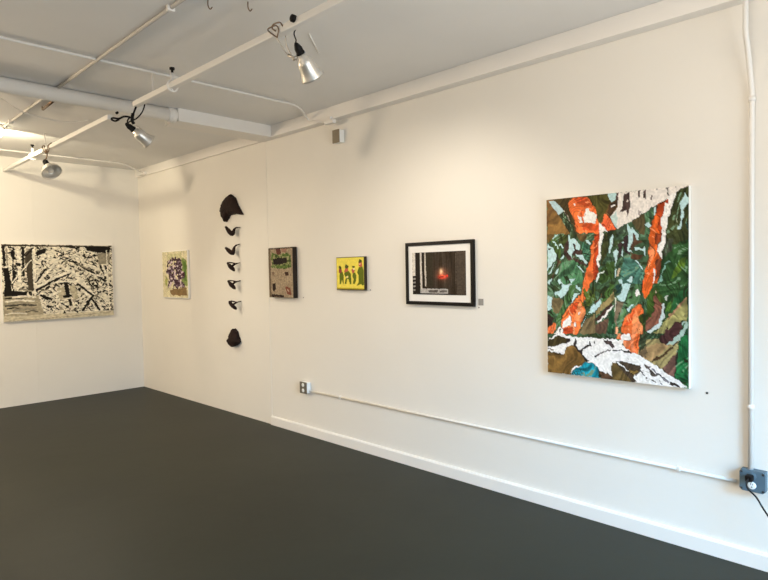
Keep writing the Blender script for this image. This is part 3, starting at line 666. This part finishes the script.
lump('wall_sculpture', yz((3.4, 5.693, 0.945), (3.4, 5.644, 0.91), (3.4, 5.611, 0.847), (3.4, 5.589, 0.806), (3.4, 5.647, 0.763), (3.4, 5.719, 0.744), (3.4, 5.774, 0.765), (3.4, 5.814, 0.8), (3.4, 5.766, 0.837), (3.4, 5.747, 0.893)), W2, .08, 'dark brown clay pod shape, lowest of the column', 9, .006)

# ------------------------------------------------------------------ ceiling services
# hanging lamp rail
RX, RZ = 1.86, 2.80
def rail(ya, yb, rods, clips, label):
    t = thing('lamp_rail', (RX, (ya+yb)/2, RZ), label, 'rail', 'lamp rails below the ceiling')
    MB().box((RX-.021, ya, RZ-.018), (RX+.021, yb, RZ+.022)).build('rail', M_pipe, t, .006)
    for y in rods: MB().tube([(RX, y, RZ+.02), (RX, y, H)], .004, 8).build('hanger_rod', M_pipe, t)
    for y in clips:
        mb = MB().tube([(RX+.036*math.cos(a), y, RZ+.036*math.sin(a)) for a in [i*math.pi/12 for i in range(25)]], .006, 8)
        mb.tube([(RX, y+.03, RZ+.036), (RX, y+.02, RZ-.0), (RX, y, RZ-.036)], .006, 8).tube([(RX, y, RZ+.03), (RX, y, RZ+.085)], .012, 10)
        h_ = mb.build('hanger_clip', M_pipe, t)
        MB().lathe((RX, y, RZ+.085), (0, 0, 1), [(0, .008), (.02, .008), (.022, .017), (.036, .017)], 12).build('bolt', M_black, h_)
rail(YF+.02, 4.40, (4.10, 1.6), (3.80,), 'straight white lamp rail nearest the camera, ending at the thick pipe')
rail(4.88, D-.003, (6.55,), (6.98,), 'straight white lamp rail between the thick pipe and back wall')
# white duct pipe entering the beam
t = thing('ceiling_pipe', (1, 4.90, 2.91), 'thick white round pipe running along the ceiling into boxed beam', 'pipe')
MB().tube([(XL+.01, 4.90, 2.91), (2.418, 4.90, 2.91)], .055, 32).build('pipe', M_pipe, t)
MB().tube([(2.345, 4.90, 2.91), (2.41, 4.90, 2.91)], .061, 32).tube([(2.365, 4.90, 2.91), (2.385, 4.90, 2.91)], .064, 32).build('coupling', M_pipe, t, .003)
# second thinner conduit parallel to the rail
t = thing('ceiling_conduit', (1.485, 3, 2.95), 'thin beige conduit along the ceiling parallel to the lamp rail', 'conduit')
MB().tube([(1.485, YF+.02, 2.955), (1.485, D-.01, 2.955)], .011, 12).build('conduit', M_pipeg, t)
for y in (3.03, 5.0, 6.2):
    MB().box((1.465, y-.012, 2.937), (1.505, y+.012, H)).build('strap', M_pipe, t, .002)
# cross conduit
t = thing('ceiling_conduit', (1.5, 4.075, 2.957), 'thin white conduit crossing the ceiling to a fitting on ledge', 'conduit')
path = [(XL+.01, 4.08, 2.957), (2.95, 4.08, 2.957), (3.02, 4.075, 2.955), (3.15, 4.10, 2.940), (3.335, 4.233, 2.906), (3.34, 4.126, 2.869), (3.34, 3.977, 2.834)]
MB().tube([path[0]]+smooth(path[1:], 5), .0085, 10).build('conduit', M_pipe, t)
e = (3.335, 3.931, 2.823)
MB().box((e[0]-.018, e[1]+.06, e[2]-.012), (3.357, e[1]-.055, e[2]+.02)).box((e[0]-.008, e[1]+.01, e[2]), (3.357, e[1]-.012, e[2]+.05)).build('fitting', M_pipe, t, .005)
# far conduit near the back wall
t = thing('ceiling_conduit', (2, 7.66, 2.957), 'thin white conduit crossing the ceiling near back wall', 'conduit')
MB().tube([(XL+.01, 7.66, 2.957), (2.85, 7.66, 2.957)]+smooth([(2.9, 7.66, 2.957), (3.08, 7.68, 2.95), (3.28, 7.74, 2.90), (3.395, 7.80, 2.885)], 5), .009, 10).build('conduit', M_pipe, t)
MB().box((3.36, 7.74, 2.865), (3.404, 7.95, 2.90)).build('fitting', M_pipe, t, .005)
# drooping cable
mb = MB().tube(smooth([(0.971, 5.072, 2.95), (1.224, 5.39, 2.94), (1.373, 5.589, 2.93), (1.513, 5.711, 2.925), (1.779, 5.819, 2.93), (1.896, 5.794, 2.94), (2.0, 5.75, 2.962)], 6), .006, 8)
tag(mb.build('cable', M_pipe), 'loose white cable drooping below the ceiling at far left', 'cable')
mb = MB().tube([(1.56, 5.52, 2.940), (1.56, 5.24, 2.952)], .012, 8).tube([(1.56, 5.53, 2.935), (1.56, 5.53, 2.962)], .008, 8)
tag(mb.build('pipe_stub', M_wire), 'short brown metal stub under ceiling behind the thick pipe', 'bracket')
mb = MB().tube([(2.244, 2.82, 2.960), (2.492, 3.033, 2.962)], .004, 8)
tag(mb.build('wire', M_pipe), 'short straight white wire on the ceiling beside nearest lamp', 'wire')
for p, lb in (((1.593, 2.833, 2.95), 'small bare hook in the ceiling at top edge, left one'), ((1.756, 2.712, 2.95), 'small bare hook in the ceiling just left of nearest lamp')):
    mb = MB().tube(smooth([(p[0], p[1], H-.001), (p[0], p[1], H-.03), (p[0]+.012, p[1], H-.045), (p[0]+.024, p[1], H-.03)], 4), .003, 6)
    tag(mb.build('ceiling_hook', M_wire), lb, 'hook', 'hooks in the ceiling')

# ------------------------------------------------------------------ clamp lamps
def bell(o, d, R, L, k=1.0):
    pr = [(0, .022), (.02*k, .024), (.028*k, .036), (.05*k, .043)]
    out = pr+[(L*.55, R*.70), (L*.8, R*.84), (L*.94, R*.96), (L, R)]
    inn = [(L-.001, R-.003), (L*.92, R*.95-.003), (L*.8, R*.84-.003), (L*.55, R*.70-.003), (.05*k, .040), (.03*k, .030)]
    return out, inn
def reflector(parent, o, d, R, L, bowl=False):
    d = Vector(d).normalized(); o = Vector(o)
    if bowl:
        out = [(0, .026), (.03, .028), (.034, .045)]+[(.034+(L-.034)*math.sin(a)**1.0*0+ (L-.034)*(1-math.cos(a)), .045+(R-.045)*math.sin(a)) for a in [math.pi/2*i/8 for i in range(1, 9)]]+[(L+.006, R+.004)]
        inn = [(L+.006, R+.001)]+[(t_+.002, max(.03, r-.004)) for t_, r in reversed(out[2:-1])]
    else: out, inn = bell(o, d, R, L)
    r = MB().lathe(o, d, out+inn, 40).build('reflector', M_alu, parent)
    bl = MB().lathe(o+d*.035, d, [(0, .013), (.02, .014), (.035, .022), (.048, .025), (.058, .022), (.064, .010)], 20).build('bulb', M_bulb, parent)
    return r
def socket(parent, o, d, L=.062, r=.021):
    d = Vector(d).normalized(); o = Vector(o)
    return MB().lathe(o-d*L, d, [(0, .006), (.008, .012), (.02, r*.8), (.03, r), (L-.012, r), (L-.010, r*1.12), (L, r*1.1)], 20).build('socket', M_black, parent)
# nearest lamp
t = thing('clamp_lamp', (RX, 2.50, RZ), 'aluminium reflector clamp lamp nearest the camera at top of photo', 'lamp', 'clamp lamps on the rail')
n1 = Vector((1.93, 2.496, 2.681)); d1 = Vector((.66, .13, -.74))
reflector(t, n1, d1, .064, .134); socket(t, n1, d1)
s1 = n1-d1.normalized()*.062
MB().tube(smooth([tuple(s1), (1.88, 2.47, 2.733), (1.885, 2.492, 2.776), (1.885, 2.46, RZ+.01), (1.86, 2.45, RZ+.027), (1.835, 2.428, 2.813)], 5), .0035, 8).build('cord', M_cord, t)
MB().lathe((1.835, 2.429, 2.816), (1, 0, 0), [(-.016, .010), (-.010, .019), (.008, .019), (.014, .010)], 16).build('plug', M_black, t)
mb = MB().tube(smooth([(1.834, 2.569, 2.762), (1.834, 2.614, 2.792), (1.834, 2.649, 2.821), (1.834, 2.637, 2.83), (1.834, 2.578, 2.825), (1.834, 2.556, 2.798), (1.834, 2.568, 2.763)], 5), .0036, 8)
mb.tube(smooth([(1.834, 2.582, 2.799), (1.834, 2.61, 2.82), (1.834, 2.601, 2.837), (1.834, 2.544, 2.831), (1.834, 2.52, 2.806)], 5), .0036, 8)
mb.build('clamp_wire', M_wire, t)
mb = MB().tube(smooth([(1.85, 2.60, RZ-.02), (1.87, 2.587, 2.737), (1.9, 2.577, 2.696)], 5), .003, 8).tube(smooth([(1.88, 2.56, RZ-.02), (1.89, 2.562, 2.73), (1.91, 2.547, 2.68)], 5), .003, 8)
mb.tube([(1.9, 2.568, 2.688), (1.925, 2.525, 2.662)], .008, 10).tube([(1.91, 2.539, 2.657), (1.925, 2.515, 2.675)], .008, 10)
mb.build('clamp_jaw', M_wirel, t); 
# middle lamp
t = thing('clamp_lamp', (RX, 4.42, RZ), 'aluminium reflector clamp lamp hanging below the thick white pipe', 'lamp', 'clamp lamps on the rail')
n2 = Vector((1.852, 4.42, 2.618)); d2 = Vector((.83, -.04, -.55))
reflector(t, n2, d2, .058, .138); socket(t, n2, d2, .07)
s2 = n2-d2.normalized()*.068
MB().tube(smooth([tuple(s2), (1.834, 4.42, 2.681), (1.875, 4.42, 2.706), (1.914, 4.42, 2.753), (1.885, 4.303, 2.772), (1.875, 4.26, RZ+.024)], 5), .005, 8).build('cord', M_cord, t)
mb = MB().tube(smooth([(1.856, 4.42, 2.699), (1.82, 4.42, 2.708), (1.779, 4.41, 2.702), (1.743, 4.41, 2.681), (1.701, 4.41, 2.679), (1.69, 4.41, 2.667), (1.714, 4.41, 2.659), (1.743, 4.41, 2.675)], 5), .007, 8)
mb.tube(smooth([(1.823, 4.41, 2.706), (1.808, 4.42, 2.677), (1.818, 4.42, 2.645)], 4), .006, 8).tube(smooth([(1.85, 4.42, 2.738), (1.841, 4.42, 2.689), (1.855, 4.42, 2.662)], 4), .012, 8)
mb.tube([(1.737, 4.41, 2.726), (1.723, 4.41, 2.715)], .009, 8).tube([(RX, 4.385, RZ-.016), (1.846, 4.42, 2.719)], .007, 8)
mb.build('clamp', M_black, t)
mb = MB().tube([(1.881, 4.43, 2.646), (1.915, 4.44, 2.631)], .009, 8).build('swivel', M_wirel, t)
# far lamp
t = thing('clamp_lamp', (RX, 6.45, RZ), 'clamp lamp with wide bowl reflector nearest back wall', 'lamp', 'clamp lamps on the rail')
n3 = Vector((1.85, 6.473, 2.64)); d3 = Vector((.16, -.50, -.62))
reflector(t, n3, d3, .092, .095, True); socket(t, n3, d3, .075, .026)
s3 = n3-d3.normalized()*.07
MB().tube(smooth([(1.86, 6.49, RZ-.02), (1.85, 6.49, 2.711), tuple(s3)], 5), .006, 8).build('stem', M_wire, t)
mb = MB().tube(smooth([(1.838, 6.465, 2.749), (1.838, 6.533, 2.794), (1.838, 6.571, 2.829), (1.838, 6.512, 2.835), (1.838, 6.479, 2.795), (1.838, 6.464, 2.754)], 5), .005, 8)
mb.tube(smooth([(1.838, 6.443, 2.751), (1.838, 6.416, 2.791), (1.838, 6.372, 2.817), (1.838, 6.279, 2.822)], 5), .005, 8).tube(smooth([(1.838, 6.412, 2.746), (1.838, 6.362, 2.768), (1.838, 6.367, 2.807)], 5), .005, 8)
mb.build('clamp_wire', M_wire, t)
# bare bulb on the ceiling conduit
t = thing('ceiling_lamp', (1.485, 6.50, 2.94), 'glowing bare bulb on the ceiling at left edge of photo', 'lamp')
MB().lathe((1.475, 6.47, H), (-.2, .1, -1), [(0, .045), (.014, .045), (.022, .028), (.034, .026)], 20).build('lamp_holder', M_pipeg, t)
MB().lathe((1.468, 6.473, 2.934), (-.45, .15, -1), [(0, .014), (.015, .020), (.034, .032), (.055, .034), (.075, .024), (.084, .008)], 20).build('bulb', M_bulbon, t)

# ------------------------------------------------------------------ wall electrics
def wall_outlet():
    t = thing('electrical_outlet', (W, 4.46, .456), 'double outlet in white surface box at left end of conduit', 'outlet')
    MB().box((3.392, 4.508, .408), (W, 4.412, .508)).build('box', M_white, t, .004)
    MB().box((3.387, 4.512, .404), (3.394, 4.408, .512)).build('cover_plate', M_steel, t, .002)
    for z in (.484, .432): MB().lathe((3.389, 4.460, z), (-1, 0, 0), [(0, .0185), (.004, .0185), (.005, .017)], 20).build('receptacle', M_white, t)
wall_outlet()
t = thing('wall_conduit', (W, 2.6, .425), 'long thin white conduit running level along lower right wall', 'conduit')
MB().tube([(3.428, 4.414, .428), (3.428, .86, .428)], .009, 12).build('conduit', M_pipe, t)
for y in (3.98, 1.14): MB().box((3.417, y-.010, .416), (W, y+.010, .441)).build('strap', M_pipe, t, .003)
t = thing('wall_conduit', (W, .79, 1.6), 'upright white conduit climbing from the junction box to ledge', 'conduit')
path = [(3.418, .792, .50), (3.418, .792, 2.36)]+smooth([(3.418, .792, 2.38), (3.412, .793, 2.43), (3.365, .798, 2.60), (3.338, .801, 2.68), (3.336, .801, 2.75)], 5)+[(3.336, .801, H-.002)]
MB().tube(path, .0125, 14).build('conduit', M_pipe, t)
for z in (.825, 2.37): MB().tube([(3.418, .792, z-.012), (3.418, .792, z+.012)], .016, 14).build('coupling', M_pipe, t)
t = thing('electrical_outlet', (W, .775, .458), 'blue grey junction box outlet with a black plug in it', 'outlet')
MB().box((3.392, .832, .405), (W, .722, .508)).build('box', M_boxg, t, .004)
mb = MB()
yy0, yy1, zz0, zz1 = .834, .719, .402, .511
oct_ = [(yy0, zz0+.012), (yy0-.012, zz0), (yy1+.012, zz0), (yy1, zz0+.012), (yy1, zz1-.012), (yy1+.012, zz1), (yy0-.012, zz1), (yy0, zz1-.012)]
vs = [(3.392, y, z) for y, z in oct_]+[(3.384, y, z) for y, z in oct_]
mb.add(vs, [tuple(range(8)), tuple(range(15, 7, -1))]+[(i, (i+1) % 8, 8+(i+1) % 8, 8+i) for i in range(8)])
mb.build('cover_plate', M_boxg, t, .0015)
for y, z in ((.824, .414), (.729, .414), (.824, .499), (.729, .499)): MB().lathe((3.385, y, z), (-1, 0, 0), [(0, .006), (.003, .006), (.004, .004)], 10).build('screw', M_screw, t)
rc = MB().lathe((3.385, .778, .436), (-1, 0, 0), [(0, .019), (.004, .019), (.005, .0175)], 24).build('receptacle', M_white, t)
mb = MB().box((3.3795, .784, .438), (3.381, .7815, .447)).box((3.3795, .7745, .438), (3.381, .772, .447)).lathe((3.3805, .778, .428), (-1, 0, 0), [(0, .003), (.001, .003)], 10)
mb.build('slot', M_black, rc)
MB().lathe((3.385, .778, .482), (-1, 0, 0), [(0, .019), (.004, .019), (.005, .0175)], 24).build('receptacle', M_boxg, t)
t = thing('power_cord', (3.36, .79, .47), 'black power cord plugged into the blue grey junction box', 'cord')
MB().box((3.340, .800, .462), (3.379, .768, .494)).build('plug', M_black, t, .006)
MB().tube(smooth([(3.343, .784, .478), (3.325, .788, .462), (3.318, .780, .435), (3.31, 0.743, 0.407), (3.3, 0.707, 0.356), (3.28, .62, .24), (3.22, .52, .10), (3.12, .40, .012), (2.9, .1, .006), (2.6, -.3, .006)], 6), .0045, 8).build('cord', M_cord, t)

# wall sensor
t = thing('wall_sensor', (W, 3.9, 2.71), 'small grey and white sensor box high on right wall', 'sensor')
MB().box((3.385, 3.955, 2.655), (W, 3.868, 2.765)).build('housing', M_white, t, .004)
MB().box((3.379, 3.957, 2.653), (3.386, 3.866, 2.767)).build('grille', M_grey, t, .003)
# labels and pins
def label_card(y, z, w_, h_, lb):
    tag(MB().box((W-.002, y-w_/2, z-h_/2), (W, y+w_/2, z+h_/2)).build('label_card', M_tag), lb, 'label', 'title labels on the wall')
label_card(2.457, 1.313, .042, .046, 'small grey paper label beside the black framed photograph')
def pin(y, z, lb, m_=M_tag, X=W, r=.006):
    tag(MB().lathe((X, y, z), (-1, 0, 0), [(0, r), (.003, r), (.005, r*.6)], 10).build('wall_pin', m_), lb, 'pin', 'small pins in the wall')
pin(2.475, 1.274, 'tiny pin under the grey label of the framed photograph')
pin(3.577, 1.386, 'tiny pin at lower right of the small yellow painting')
pin(4.492, 1.304, 'tiny pin at lower right of the grey green panel')
pin(1.001, .865, 'tiny dark pin below right of the large jungle canvas', M_black)
for o in bpy.data.objects:
    if '_w' in o: del o['_w']
